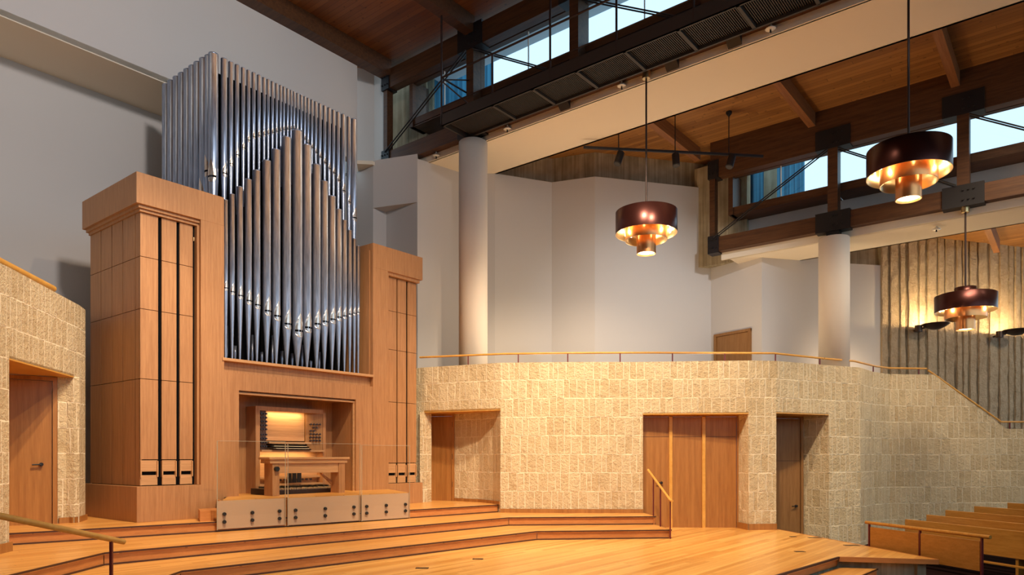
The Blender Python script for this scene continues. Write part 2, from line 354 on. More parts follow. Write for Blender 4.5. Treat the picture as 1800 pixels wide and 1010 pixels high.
# raised organ platform behind the glass screen
pf = [(-4.68, 11.42), (-2.04, 13.82), (-3.2, 16.4), (-5.6, 14.4)]
inv = MB_.inverted()
MBm().prism([tuple((inv @ Vector((x, y, 0)))[:2]) for x, y in pf], .82, .85).build('platform_top', STEPW, None, MB_, kind=S)
pr = MBm().bar((-4.66, 11.44, .665), (-2.02, 13.84, .665), .03, .30); pr.build('platform_fascia', RISER, kind=S)
pe = MBm().bar((-2.03, 13.85, .665), (-3.1, 14.9, .665), .03, .30); pe.bar((-4.67, 11.44, .665), (-5.2, 12.4, .665), .03, .30); pe.build('platform_fascia', RISER, kind=S)
MBm().prism([(-4.99, 11.30), (-4.76, 11.50), (-5.0, 11.98), (-5.23, 11.78)], .51, .68).build('side_step', RISER, kind=S)

# ---------------- split stone walls (W frame)
ZT = 3.58
A0, A1, A2, A3, A4, A5, A6 = (-2.22, 16.25), (-2.0, 16.1), (-.25, 15.3), (2.81, 15.16), (5.0, 14.93), (5.61, 15.0), (7.05, 15.72)
A7, A8, A9, A10, A11 = (8.62, 16.9), (9.3, 17.4), (10.45, 17.5), (12.33, 17.62), (15.5, 17.75)
strip([A0, A1], .3, ZT, STONE, 'wall_back', th=.25)
strip([A1, A2], 2.56, ZT, STONE, 'wall_back', th=.25, u0=.3)
strip([A2, (1.2, 15.17), A3], .1, ZT, STONE, 'wall_back', th=.35, u0=2.2)
strip([A3, A4], 2.47, ZT, STONE, 'wall_back', th=.35, u0=5.3)
strip([A4, A5], -.1, ZT, STONE, 'wall_back', th=.35, u0=7.5)
strip([A5, A6], 2.49, ZT, STONE, 'wall_back', th=.35, u0=8.1)
strip([A6, (7.95, 16.12), A7, A8, A9], -.7, ZT, STONE, 'wall_right', th=.35, u0=9.8)
strip([A9, A10, A11], -.7, [ZT, 2.24, 2.24], STONE, 'wall_right', th=.35, u0=14.2)
# door niches: stone reveals and timber soffits
strip([(-1.36, 16.62), (-.75, 16.15), (-.42, 15.7), A2], .3, 2.58, STONE, 'door_reveal', th=.2, u0=20)
strip([(-2.0, 16.1), (-2.03, 16.85)], .3, 2.56, STONE, 'door_reveal', th=.1, u0=24, back=1)
P3('trim_1', [A1, A2, (-.42, 15.7), (-.75, 16.15), (-1.3, 16.75), (-2.05, 16.95)], 2.55, 2.60, RAILW)
strip([(4.93, 15.42), A4], -.05, 2.5, STONE, 'door_reveal', th=.2, u0=26, back=1)
P3('trim_2', [A3, A4, (4.98, 15.45), (2.7, 15.52)], 2.45, 2.49, RAILW)
strip([(6.70, 16.25), A6], -.7, 2.5, STONE, 'door_reveal', th=.3, u0=28)
P3('trim_3', [A5, A6, (6.72, 16.3), (5.6, 16.1)], 2.47, 2.51, RAILW)
# left stone wall with its door niche
L0, L1, L2, L3, L4, L5 = (-6.15, 7.2), (-6.44, 9.05), (-6.88, 11.10), (-6.92, 11.30), (-7.04, 11.66), (-7.9, 12.6)
strip([L0, L1], .0, 3.97, STONE, 'wall_left', th=.3, u0=30, back=1)
strip([L1, L2], 2.81, 3.97, STONE, 'wall_left', th=.3, u0=32, back=1)
# walking away from the camera the room lies on the right hand side of these
strip([L2, L3, L4, L5], .1, 3.97, STONE, 'wall_left', th=.3, u0=34.1, back=1)
strip([(-7.06, 10.98), (-6.96, 11.12), L2], .1, 2.81, STONE, 'door_reveal', th=.1, u0=40)
strip([(-7.99, 10.25), (-6.55, 9.07)], .3, 2.81, STONE, 'door_reveal', th=.2, u0=44, back=-1)
P3('trim_4', [L1, L2, (-7.1, 11.05), (-8.1, 10.3)], 2.79, 2.84, RAILW)

# skirting boards
def skirt(name, pts, z, off=.02, h=.1):
    b = MBm()
    for p, q in zip(pts, pts[1:]):
        P = Vector((*p, 0)); Q = Vector((*q, 0)); d = (Q - P).normalized(); n = Vector((d.y, -d.x, 0)) * off
        b.bar((p[0] + n.x, p[1] + n.y, z + h / 2), (q[0] + n.x, q[1] + n.y, z + h / 2), .025, h)
    return b.build(name, DOORW, kind=S)
skirt('baseboard_back', [A2, (1.2, 15.17), A3], .34, h=.085)
skirt('baseboard_back', [(-1.36, 16.62), (-.75, 16.15), (-.42, 15.7), A2], .51, h=.07)
skirt('baseboard_back', [(4.93, 15.42), A4, A5], 0, h=.13)
skirt('baseboard_left', [(-7.05, 10.98), (-6.96, 11.12), L2, L3, L4], .51, h=.09)
skirt('baseboard_left', [L0, L1], .34, off=.03, h=.12)

# ---------------- doors
def door(n, a, b, z0, z1, m, frame_w=.06, leaves=1, handle=None, hinge=None, lab=None, hr=1, kick=None, framecol=None, extra=0):
    """flush door between plan points a and b; handle = (fraction along, height)"""
    A = Vector((*a, 0)); Bv = Vector((*b, 0)); L = (Bv - A).length; d = (Bv - A) / L
    fr = Matrix(((d.x, -d.y, 0, A.x), (d.y, d.x, 0, A.y), (0, 0, 1, 0), (0, 0, 0, 1)))
    r = bpy.data.objects.new('door_%d' % n, None); COL.objects.link(r); r.matrix_world = fr; r['org'] = (0., 0., 0.); r['kind'] = S
    f = MBm()
    if extra >= 0: f.box(-frame_w, 0, -.03, .06, z0, z1 + frame_w)
    f.box(L, L + frame_w, -.03, .06, z0, z1 + frame_w).box(-frame_w, L + frame_w, -.032, .06, z1, z1 + frame_w)
    f.build('door_frame', framecol or m, r)
    for k in range(leaves):
        x0 = L * k / leaves + .006; x1 = L * (k + 1) / leaves - .006
        MBm().box(x0, x1, 0, .05, z0 - .02, z1 - .005).build('door_leaf', m, r, bevel=.003)
        if k: MBm().box(L * k / leaves - .035, L * k / leaves + .035, -.04, .06, z0, z1).build('mullion', RAILW, r)
    for zz in (kick or []):
        g = MBm().box(.02, L - .02, -.002, .0, zz, zz + .008); g.build('panel_joint', NOSE, r)
    if handle:
        hx, hz = L * handle[0], handle[1]
        h = MBm().tube([(hx, 0, hz), (hx, -.05, hz)], [.028, .028], 12).tube([(hx, -.045, hz), (hx - hr * .12, -.05, hz - .005)], .011, 8)
        h.build('door_handle', STEEL, r)
    for hz in (hinge or []):
        MBm().tube([(L + .008, -.02, hz - .06), (L + .008, -.02, hz + .06)], .012, 8).build('hinge', STEEL, r)
    return r
door(1, (-7.95, 10.30), (-7.12, 10.95), .51, 2.72, DOORW, handle=(.86, 1.43))
door(2, (-2.03, 16.82), (-1.40, 16.62), .51, 2.50, DOORW, frame_w=.05, handle=(.08, 1.42), hinge=[.9, 1.55, 2.3])
door(3, (2.75, 15.47), (4.90, 15.42), .0, 2.42, DOORW, leaves=3, handle=(.24, .98), kick=[1.98])
door(4, (5.75, 16.02), (6.62, 16.22), -.45, 2.42, DOORD, handle=(.86, .42), kick=[1.45])

# ---------------- gallery walls above (W frame)
def pw(pts, z0, z1, name='wall_gallery', m=PLASTER, th=.25): return strip(pts, z0, z1, m, name, th=th)
G = [(-2.33, 17.4), (-1.95, 17.7), (-1.35, 18.2), (-.44, 18.3), (1.065, 18.9), (2.17, 18.5), (5.45, 19.35)]
pw(G, 2.6, 8.88)
pw([(5.45, 19.35), (6.36, 18.0), (8.0, 18.4)], 2.6, 7.05)
pw([(8.0, 18.4), (9.81, 18.75)], 2.6, 6.62)
pw([(8.0, 18.5), (9.83, 18.85)], 6.62, 7.6, m=CONC)
pw([(5.45, 19.35), (6.9, 20.4)], 7.0, 9.6, m=CONC)
pw([(5.0, 19.6), (7.2, 19.2)], 6.9, 9.6, m=CONC)
pw([(-.7, 18.55), (.6, 18.95), (1.1, 19.15), (2.2, 18.75), (5.6, 19.6)], 8.88, 9.65, m=CONC)
pw([(-3.22, 18.1), (-2.33, 17.4)], 2.6, 7.81); pw([(-3.5, 17.8), (-3.22, 18.1)], 2.6, 7.81)
P3('wall_gallery_bulkhead', [(-3.5, 17.8), (-2.33, 17.4), (-2.36, 17.9), (-3.4, 18.6)], 7.81, 9.0, PLASTER)
pw([(-4.9, 18.9), (-3.5, 17.8)], .3, 8.87); pw([(-3.5, 17.8), (-2.2, 17.2)], .3, 2.7)
P3('trim_5', [(-3.88, 17.68), (-3.5, 17.72), (-3.2, 18.15), (-4.05, 18.8)], 8.87, 8.96, CREAM)
pw([(-5.4, 19.2), (-4.2, 18.4), (-3.65, 18.7), (-3.34, 18.45)], 8.96, 11.8)
P3('floor_gallery_right', [(9.6, 17.8), (17, 18.1), (17, 20.5), (9.6, 18.5)], 1.2, 1.3, CARP)
P3('floor_gallery', [(-2.3, 17.15), (-1.1, 17.1), (-.1, 15.9), (3, 15.5), (6, 15.6), (9.5, 17.75), (9.5, 21), (-3, 21)], 2.5, 2.6, CARP)
# door on the gallery
door(5, (5.545, 19.16), (6.13, 18.29), 2.6, 4.79, DOORD, frame_w=.07)
# ribbed concrete wall on the right
def ribwall():
    rnd = random.Random(3); a = Vector((9.78, 18.72)); b = Vector((17.2, 20.9)); L = (b - a).length; d = (b - a) / L; n = Vector((d.y, -d.x))
    prof = []; u = 0
    while u < L:
        wdt = rnd.choice((.17, .20, .24, .30)); g = rnd.choice((.05, .07, .09)); dep = rnd.uniform(.02, .035)
        prof += [(u, 0), (u + .012, dep), (u + wdt - .012, dep), (u + wdt, 0)]; u += wdt + g
    m = MBm(); zs = [.6 + .2 * k for k in range(37)]; v = []; N = len(prof)
    for z in zs:
        for k, (uu, dd) in enumerate(prof):
            j = rnd.uniform(-.010, .010) if dd > 0 else 0
            p = a + d * (uu + j) + n * (dd + j); v.append((p.x, p.y, z))
    fs = [(i * N + k, i * N + k + 1, (i + 1) * N + k + 1, (i + 1) * N + k) for i in range(len(zs) - 1) for k in range(N - 1)]
    m.add(v, fs); m.build('wall_ribbed', CORD, kind=S)
    strip([tuple(a), tuple(b)], .6, 7.6, CONC, 'wall_ribbed_back', th=.2)
ribwall()

# ---------------- organ wall, ceilings, soffits (building frame)
def BX(name, x0, x1, y0, y1, z0, z1, m, kind=S, **k): return MBm().box(x0, x1, y0, y1, z0, z1).build(name, m, None, MB_, kind=kind, **k)
BX('wall_organ_upper', -9, 11.38, 14.1, 14.35, 8.95, 11.75, PLASTER)
BX('wall_organ_soffit', -9, 11.0, 14.1, 15.6, 8.93, 9.05, CREAM)
BX('wall_organ_lower', -9, 13.2, 15.53, 15.8, 0, 8.95, PLASTER)
BX('wall_back_of_hall', -9, 26, -10.2, -10, -.7, 4.0, PLASTER)
BX('wall_far_left', -9.2, -9, -10.2, 15.8, -.7, 11.85, PLASTER)
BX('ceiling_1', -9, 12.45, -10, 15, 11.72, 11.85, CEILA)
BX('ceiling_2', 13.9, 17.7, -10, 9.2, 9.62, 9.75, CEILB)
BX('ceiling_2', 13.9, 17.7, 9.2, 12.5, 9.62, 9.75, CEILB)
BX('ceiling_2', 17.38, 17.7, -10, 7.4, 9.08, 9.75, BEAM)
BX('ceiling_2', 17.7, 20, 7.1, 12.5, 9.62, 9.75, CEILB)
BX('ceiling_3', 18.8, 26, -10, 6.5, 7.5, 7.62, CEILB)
BX('soffit_1', 12.43, 14.04, -10, 13.6, 8.87, 8.97, CREAM)
BX('soffit_1', 12.40, 12.46, -10, 13.0, 8.87, 9.03, CREAM)
BX('soffit_1', 13.98, 14.04, -10, 12.0, 8.87, 9.7, CREAM)
BX('soffit_2', 17.64, 18.95, -10, 7.0, 6.62, 6.72, CREAM)
BX('soffit_2', 17.60, 17.66, -10, 7.2, 6.62, 6.86, CREAM)
BX('soffit_2', 18.89, 18.95, -10, 6.0, 6.62, 7.6, CREAM)
BX('wall_clerestory_1', 13.12, 13.2, -10, 13.4, 8.95, 9.92, PLASTER)
BX('wall_clerestory_2', 18.33, 18.4, -10, 6.95, 6.7, 7.75, PLASTER)
BX('wall_clerestory_1', 12.9, 13.2, 13.2, 15.6, 8.95, 11.5, CONC)
BX('wall_clerestory_2', 18.2, 18.45, 6.75, 8.2, 6.7, 9.4, CONC)
# outside: eaves and a concrete flank seen through the panes
for (xa, xb, z) in ((12.6, 13.55, 11.45), (17.9, 18.35, 8.95)):
    BX('outside_eave', xa, xb, -10, 13.4 if xa < 15 else 7, z, z + .12, EAVE)
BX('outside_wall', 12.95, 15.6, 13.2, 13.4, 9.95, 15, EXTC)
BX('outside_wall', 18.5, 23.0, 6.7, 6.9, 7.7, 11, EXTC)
BX('outside_roof', 13.2, 17.9, -10, 13.4, 9.8, 9.95, EAVE)
# round columns
def column(x, y, z0, z1, r, seg=48):
    m = MBm().lathe([(0, z0), (r, z0), (r, z1 - .015), (r - .015, z1), (0, z1)], (x, y), seg)
    return m.build('column', COLP, None, MB_, kind=S)
column(12.3, 11.03, 2.6, 8.87, .335); column(17.5, 4.44, 3.3, 6.62, .335)

# ---------------- clerestory trusses
def truss(label, x, ys, ends, zb, zt, zw, box, rafters, plates):
    """ys: post positions; ends: (y far, y near); zb/zt chord heights; zw window heights; box: underside z"""
    r = root('roof_truss', (x, ends[0], zb[0]), label, 'truss', MB_, 'clerestory trusses')
    MBm().box(x - .11, x + .11, ends[0], ends[1], zb[0], zb[1]).build('bottom_chord', BEAM, r)
    MBm().box(x - .12, x + .12, ends[0], ends[1], zt[0], zt[1]).build('top_chord', BEAM, r)
    MBm().box(x - .10, x + .10, ends[0], ends[0] - .14, zb[1], zt[0]).build('end_post', BEAM, r)
    for y in ys: MBm().box(x - .13, x + .13, y - .11, y + .11, zb[1], zt[0]).build('post', BEAM, r)
    for y, z in plates:
        w_ = .30 if y != ends[0] else .2
        pl = MBm().box(x - .15, x + .15, y - w_ * (1.25), y + (w_ * 1.25 if y != ends[0] else .03), zb[0] - .04 if z == 'b' else zt[0] - .02, zb[1] + .04 if z == 'b' else zt[1] + .05)
        for dy in (-.12, 0, .12):
            for dz in (.1, .3): pl.tube([(x - .15, y - .1 + dy * .8, (zb[0] if z == 'b' else zt[0]) + dz), (x - .175, y - .1 + dy * .8, (zb[0] if z == 'b' else zt[0]) + dz)], .02, 8)
        pl.build('steel_plate', STEEL, r)
    # tie rods: up to the first post, then down towards the camera in every bay
    rod = lambda a, b: [MBm().tube([(x - .17 + s_ * .05, a[0], a[1] - .03 * s_), (x - .17 + s_ * .05, b[0], b[1] - .03 * s_)], .016, 8).build('tie_rod', STEEL, r) for s_ in (0, 1)]
    rod((ends[0] - .12, zb[1] - .02), (ys[0] + .1, zt[0] - .02))
    for a, b in zip(ys, ys[1:]): rod((a - .12, zt[0] - .06), (b + .12, zb[1] + .05))
    return r
Y1 = [11.02, 8.13, 5.25, 2.4]
truss('dark timber roof truss over the catwalk and nearest the organ', 12.3, Y1, (14.06, -6), (9.02, 9.40), (11.02, 11.5), None, 9.9, None, [(14.06, 't'), (14.06, 'b'), (11.02, 't'), (8.13, 't'), (5.25, 't'), (11.02, 'b')])
Y2 = [4.44, 1.885, -.7]
truss('dark timber roof truss behind the hanging lamps at right', 17.5, Y2, (7.43, -4), (6.80, 7.17), (8.70, 9.08), None, 7.73, None, [(7.43, 't'), (7.43, 'b'), (4.44, 't'), (4.44, 'b'), (1.885, 't'), (1.885, 'b')])
BX('column_cap', 17.38, 17.62, 4.3, 4.58, 6.6, 6.82, STEEL)
BX('column_cap', 12.15, 12.45, 10.85, 11.2, 8.86, 9.03, STEEL)
# windows of the clerestories: each bay one window
def window(n, x, ya, yb, z0, z1, thick, zu, depth=.85):
    r = bpy.data.objects.new('window_%d' % n, None); COL.objects.link(r); r.matrix_world = MB_; r['org'] = (0., 0., 0.); r['kind'] = S
    f = MBm(); xw = x + .16
    f.box(xw, xw + .14, ya, yb, z0 - .17, z0).box(xw, xw + .14, ya, yb, z1, z1 + .1)
    f.box(xw, xw + .14, ya, ya - .07, z0, z1).box(xw, xw + .14, yb, yb + .07, z0, z1)
    f.build('window_frame', BEAM, r)
    MBm().box(xw + .06, xw + .07, ya, yb, z0, z1).build('pane', WGLASS, r)
    ym = (ya + yb) / 2
    MBm().box(xw + .05, xw + .08, ym - .01, ym + .01, z0, z1).build('glazing_bar', WHITE, r)
    MBm().box(xw, x + depth, ya, yb, zu, zu + .03).build('sill_box', BEAM, r)
bays1 = [13.3] + Y1 + [-.5]; k = 1
for a, b in zip(bays1, bays1[1:]): window(k, 12.3, a - (.0 if a == 13.3 else .02), b + .02, 10.15, 11.02, 0, 9.93); k += 1
bays2 = [6.98] + Y2
for a, b in zip(bays2, bays2[1:]): window(k, 17.5, a, b + .02, 7.93, 8.70, 0, 7.74); k += 1
BX('clerestory_jamb', 12.42, 13.0, 13.2, 13.32, 9.93, 11.1, BEAM)
BX('clerestory_jamb', 17.62, 18.2, 6.9, 7.02, 7.74, 8.8, BEAM)
# rafters
def rafter(lab, x0, x1, y, z0, z1, m, wd=.14, grp='ceiling rafters'):
    o = MBm().box(x0, x1, y - wd / 2, y + wd / 2, z0, z1).build('rafter', m, None, MB_); o['label'] = lab; o['category'] = 'rafter'; o['kind'] = S; return o
rafter('dark rafter meeting the top of the first truss post', -4, 12.2, 11.02, 11.35, 11.73, BEAM, .26)
rafter('dark beam along the top of the organ wall', -9, 12.2, 13.93, 11.33, 11.73, BEAM, .34)
rafter('dark rafter', -4, 12.2, 8.13, 11.35, 11.73, BEAM, .26)
for y in (7.8, 4.9, 2.02, -.8): rafter('brown timber rafter under the board ceiling', 14.0, 17.5, y, 9.30, 9.62, BEAMX, .16)
for y in (4.4, 1.76, -.9): rafter('pale timber rafter', 18.9, 23.5, y, 7.15, 7.5, BEAMX, .14)

# ================================================================== THE ORGAN (building frame)
OF = MB_
XL, YF, YBK = 4.975, 11.567, 13.71
org = root('pipe_organ', (7.9, YF, .51), 'tall oak cased pipe organ with silver facade pipes against the left wall', 'organ', OF)
def op(b, name, m=OAK, parent=None, **k): return b.build(name, m, parent or org, **k)
# left tower
b = MBm().box(XL, 6.436, YF, YBK, 5.55, 6.04); crown = op(b, 'crown', bevel=.004)
b = MBm().box(XL + .05, 6.02, YF + .045, YBK - .03, 5.50, 5.55); op(b, 'crown_moulding', OAK, crown)
b = MBm().box(XL + .085, 6.02, YF + .08, YBK - .05, 5.455, 5.50); op(b, 'crown_moulding', OAK, crown)
b = MBm().box(6.02, 6.436, YF, YBK - .1, .51, 5.55); op(b, 'case_leg')
b = MBm().box(XL + .005, 6.02, YF, YBK, .51, 1.075); op(b, 'plinth', bevel=.003)
b = MBm().box(XL + .13, 6.02, YF + .16, YBK - .08, 1.075, 5.46); tw = op(b, 'tower_case', BLACK)
rows = [1.50, 2.796, 3.915, 4.751, 5.457]
ysd = [13.655, 13.194, 12.754, 12.333, 11.868, 11.69]
for i in range(5):
    zz = [1.08] + rows[1:]
    for z0, z1 in zip(zz, zz[1:]):
        MBm().box(XL + .11, XL + .14, ysd[i] - .011, ysd[i + 1] + .011, z0 + .005, z1 - .005).build('panel', OAK, tw)
cols = [(XL + .11, 5.365), (5.425, 5.665), (5.72, 5.942)]
def front_cols(cols, rows, y, zb, host, last_dark=None):
    for a, c in cols:
        for z0, z1 in zip(rows, rows[1:]): MBm().box(a, c, y, y + .03, z0 + .005, z1 - .005).build('panel', OAK, host)
        # access boxes at the foot of each column of panels
        MBm().box(a + .01, c - .005, y + .01, y + .04, zb + .23, rows[0] - .01).build('foot_panel', OAKH, host)
        MBm().box(a + .01, c - .005, y + .01, y + .04, zb + .01, zb + .17).build('foot_panel', OAKH, host)
        for xx in (a, c - .018): MBm().box(xx, xx + .018, y - .012, y + .04, zb + .14, zb + .40).build('foot_bracket', OAKH, host)
front_cols(cols, rows, 11.69, 1.08, tw)
op(MBm().box(5.985, 6.02, YF + .06, YF + .2, 1.08, 5.46), 'inner_jamb')
MBm().tube([(5.965, 11.70, 5.2), (5.965, 11.70, 5.26)], .012, 8).build('hook', BRASS, tw)
# right tower
XR = 11.19
b = MBm().box(9.75, XR, YF, YBK, 5.53, 6.04); crown = op(b, 'crown', bevel=.004)
op(MBm().box(10.16, XR - .05, YF + .045, YBK - .05, 5.46, 5.53), 'crown_moulding', OAK, crown)
op(MBm().box(9.75, 10.16, YF, YBK - .1, .51, 5.53), 'case_leg')
op(MBm().box(10.16, XR, YF, YBK, .51, .965), 'plinth', bevel=.003)
op(MBm().box(10.16, 10.20, YF + .02, YF + .2, .965, 5.46), 'inner_jamb')
b = MBm().box(10.16, 11.09, YF + .16, YBK - .08, .965, 5.46); tw = op(b, 'tower_case', BLACK)
front_cols([(10.21, 10.515), (10.55, 10.80), (10.85, 11.11)], [1.41, 2.74, 3.88, 4.72, 5.455], 11.69, .965, tw)
# middle: wall below the pipes, sill and the opening of the console
op(MBm().box(6.436, 9.75, YF + .10, YF + .25, 2.98, 3.24), 'front_rail')
op(MBm().box(6.436, 9.75, YF + .012, YF + .16, 2.72, 3.02), 'front_rail')
op(MBm().box(6.40, 9.75, YF - .02, YF + .70, 3.215, 3.265), 'pipe_sill', OAKH, bevel=.004)
op(MBm().box(6.436, 6.72, YF + .012, YF + .16, .84, 2.72), 'opening_jamb')
op(MBm().box(9.31, 9.75, YF + .012, YF + .16, .84, 2.72), 'opening_jamb')
op(MBm().box(6.66, 6.74, YF + .10, YF + .95, .84, 2.72), 'recess_wall')
op(MBm().box(9.31, 9.39, YF + .10, YF + .85, .84, 2.72), 'recess_wall', OAK)
op(MBm().box(9.28, 9.31, YF + .06, YF + .10, .84, 2.68).box(6.72, 9.31, YF + .05, YF + .10, 2.66, 2.69), 'opening_trim', OAKH)
op(MBm().box(6.70, 9.35, YF + .10, YF + .9, 2.69, 2.72), 'recess_ceiling')
op(MBm().box(6.70, 9.35, YF + .80, YF + .84, .84, 2.70), 'recess_back')
# console built into the opening
CY = 12.03; cx0, cx1 = 7.32, 8.90
con = op(MBm().box(cx0, cx0 + .09, CY, CY + .33, .85, 2.50).box(cx1 - .07, cx1, CY, CY + .33, .85, 2.44).box(cx0 + .09, cx1 - .07, CY, CY + .33, 2.42, 2.50), 'console_frame', OAK)
op(MBm().box(7.58, 8.50, CY + .16, CY + .19, 1.86, 2.42), 'music_desk', OAKH, con)
op(MBm().box(7.58, 8.52, CY - .04, CY + .18, 1.80, 1.835), 'desk_ledge', OAKH, con)
jl = MBm().prism([(7.41, CY + .05), (7.575, CY + .06), (7.575, CY + .09), (7.41, CY + .08)], 1.68, 2.42).build('stop_jamb', mat('dark stop jamb', (.10, .045, .032), .5), con)
jr = MBm().prism([(8.51, CY + .14), (8.82, CY + .0), (8.82, CY + .03), (8.51, CY + .17)], 1.68, 2.42).build('stop_jamb', DOORD, con)
KB = mat('stop knob', (.025, .015, .02), .3)
for i in range(9):
    z = 2.36 - i * .073 - (.03 if i > 4 else 0)
    for k in range(3):
        x = 7.432 + k * .05; y = CY + .055
        MBm().tube([(x, y, z), (x + .006, y - .05, z)], [.008, .008], 8).tube([(x + .006, y - .05, z), (x + .008, y - .07, z)], .019, 8).build('stop_knob', KB, con)
for i, n in enumerate((4, 2, 2, 4, 4, 4)):
    z = 2.20 - i * .066
    for k in range(n):
        x = 8.58 + k * .055 + (.05 if n == 2 and i == 1 else 0); y = CY + .14 - (x - 8.51) * .45
        MBm().tube([(x, y, z), (x - .004, y - .05, z)], .008, 8).tube([(x - .004, y - .05, z), (x - .006, y - .07, z)], .019, 8).build('stop_knob', KB, con)
for k in range(3):
    MBm().box(7.62, 8.48, CY - .10 + k * .07, CY + .02 + k * .07, 1.68 + k * .045, 1.70 + k * .045).build('manual', BLACK, con)
    mk = MBm().box(7.68, 8.42, CY - .115 + k * .07, CY - .02 + k * .07, 1.70 + k * .045, 1.712 + k * .045).build('keyboard', KEYW, con)
op(MBm().box(cx0 + .09, cx1 - .07, CY - .06, CY + .2, 1.645, 1.68), 'key_desk', OAKH, con)
op(MBm().box(cx0 + .09, cx1 - .07, CY + .20, CY + .23, .85, 1.645), 'kneeboard', OAKH, con)
op(MBm().box(cx0 + .09, cx1 - .07, CY + .10, CY + .18, 1.13, 1.17).box(cx0 + .09, cx1 - .07, CY + .0, CY + .16, .99, 1.02), 'foot_rail', OAKH, con)
for k in range(11): op(MBm().tube([(7.6 + k * .1, CY + .13, 1.10), (7.6 + k * .1, CY + .07, 1.095)], [.012, .022], 8), 'toe_stud', KB, con)
for k in range(3): op(MBm().box(7.98 + k * .11, 8.07 + k * .11, CY - .04, CY - .02, 1.04, 1.24), 'swell_pedal', STEEL, con)
dk = bpy.data.lights.new('music_desk_lamp', 'AREA'); dk.energy = 5; dk.color = (1, .68, .32); dk.shape = 'RECTANGLE'; dk.size = .8; dk.size_y = .05
o = bpy.data.objects.new('music_desk_lamp', dk); COL.objects.link(o); o.location = bw(8.05, CY + .06, 2.40); o.rotation_euler = (math.radians(18), 0, math.pi / 2 - A_B)
dk = bpy.data.lights.new('knee_lamp', 'AREA'); dk.energy = 7; dk.color = (1, .68, .32); dk.shape = 'RECTANGLE'; dk.size = 1.2; dk.size_y = .05
o = bpy.data.objects.new('knee_lamp', dk); COL.objects.link(o); o.location = bw(8.05, CY + .05, 1.635); o.rotation_euler = (math.radians(10), 0, math.pi / 2 - A_B)
# black box standing in for the shade behind the facade pipes
op(MBm().box(6.72, 9.72, 12.46, 13.75, 3.24, 8.66), 'pipe_gap_shade', BLACK)
op(MBm().box(6.44, 6.46, YF + .1, 13.6, 3.2, 6.0), 'chest_side', OAK); op(MBm().box(9.73, 9.75, YF + .1, 13.6, 3.2, 5.9), 'chest_side', OAK)
# pipes
def mouth(host, cx, cy, zm, r, ang=-math.pi / 2, s=1.0):
    """leaf shaped upper lip, dark slot and lower lip on the curved face"""
    da = 1.02; N = 8; v = []; rr = r * 1.02; hh = r * 3.4 * s
    def pt(a, z, q=rr): return (cx + q * math.cos(ang + a), cy + q * math.sin(ang + a), z)
    m = MBm(); zs = [0, .16, .38, .62, .84, 1.0]; ws = [1, 1.0, .86, .52, .20, .0]; v = []; fs = []
    for q, wv in zip(zs, ws):
        for k in range(5): v.append(pt((-1 + k * .5) * da * wv, zm + hh * q, rr * 1.02))
    for i in range(5):
        for k in range(4): fs.append((i * 5 + k, i * 5 + k + 1, (i + 1) * 5 + k + 1, (i + 1) * 5 + k))
    m.add(v, fs); z0 = zm - r * .40; v = []; fs = []
    for q, wv in ((0, 1), (-.35, .96), (-.7, .75), (-.95, .42), (-1.05, .0)):
        for k in range(5): v.append(pt((-1 + k * .5) * da * wv, z0 + q * r * 1.0))
    for i in range(4):
        for k in range(4): fs.append((i * 5 + k, (i + 1) * 5 + k, (i + 1) * 5 + k + 1, i * 5 + k + 1))
    m.add(v, fs); m.build('mouth', PIPEL, host)
    d = MBm(); v = []
    for z in (zm, zm - r * .40):
        for k in range(5): v.append(pt((-1 + k * .5) * da, z, rr * 1.004))
    d.add(v, [(5 + k, 6 + k, k + 1, k) for k in range(4)]); d.build('mouth_slot', BLACK, host)
def pipe(x, y, r, zf, zm, zt, ang=-math.pi / 2, mo=True, n=20, label=None):
    tip = .016; pr = [(tip, zf), (r * .98, zm - r * 1.2), (r, zm - r * .9), (r, zt - r * .25), (r * 1.015, zt - r * .25), (r * 1.015, zt), (r * .93, zt), (r * .93, zt - .3)]
    p = MBm().lathe(pr, (x, y), n).build('pipe', PIPE, org)
    if mo: mouth(p, x, y, zm, r, ang)
    return p
FR = [(6.631, .096, 4.558, 6.122), (6.756, .107, 4.512, 6.258), (6.907, .126, 4.472, 6.433), (7.074, .142, 4.409, 6.619), (7.245, .148, 4.36, 6.838), (7.45, .176, 4.284, 7.084), (7.65, .18, 4.22, 7.358), (7.877, .193, 4.103, 7.673), (8.114, .228, 4.006, 7.879), (8.334, .204, 4.1, 7.679), (8.556, .193, 4.202, 7.362), (8.746, .176, 4.278, 7.093), (8.932, .175, 4.35, 6.843), (9.096, .153, 4.417, 6.621), (9.242, .13, 4.467, 6.44), (9.381, .114, 4.524, 6.265), (9.5, .098, 4.561, 6.12), (9.603, .09, 4.595, 5.988)]
for x, dia, zm, zt in FR: pipe(x, 11.87, dia * .44, 3.262, zm, zt)
XB = [6.575, 6.78, 6.912, 7.035, 7.159, 7.267, 7.374, 7.485, 7.593, 7.682, 7.775, 7.866, 7.953, 8.028, 8.112, 8.189, 8.261, 8.339, 8.423, 8.508, 8.588, 8.677, 8.772, 8.874, 8.988, 9.101, 9.212, 9.331, 9.463, 9.611, 9.744]
ZB = [6.60, 6.722, 6.937, 7.141, 7.319, 7.497, 7.599, 7.661, 7.72, 7.778, 7.827, 7.879, 7.928, 7.973, 8.011, 8.045, 8.075, 8.061, 8.037, 7.955, 7.90, 7.84, 7.77, 7.711, 7.633, 7.549, 7.491, 7.372, 7.19, 6.992, 6.692]
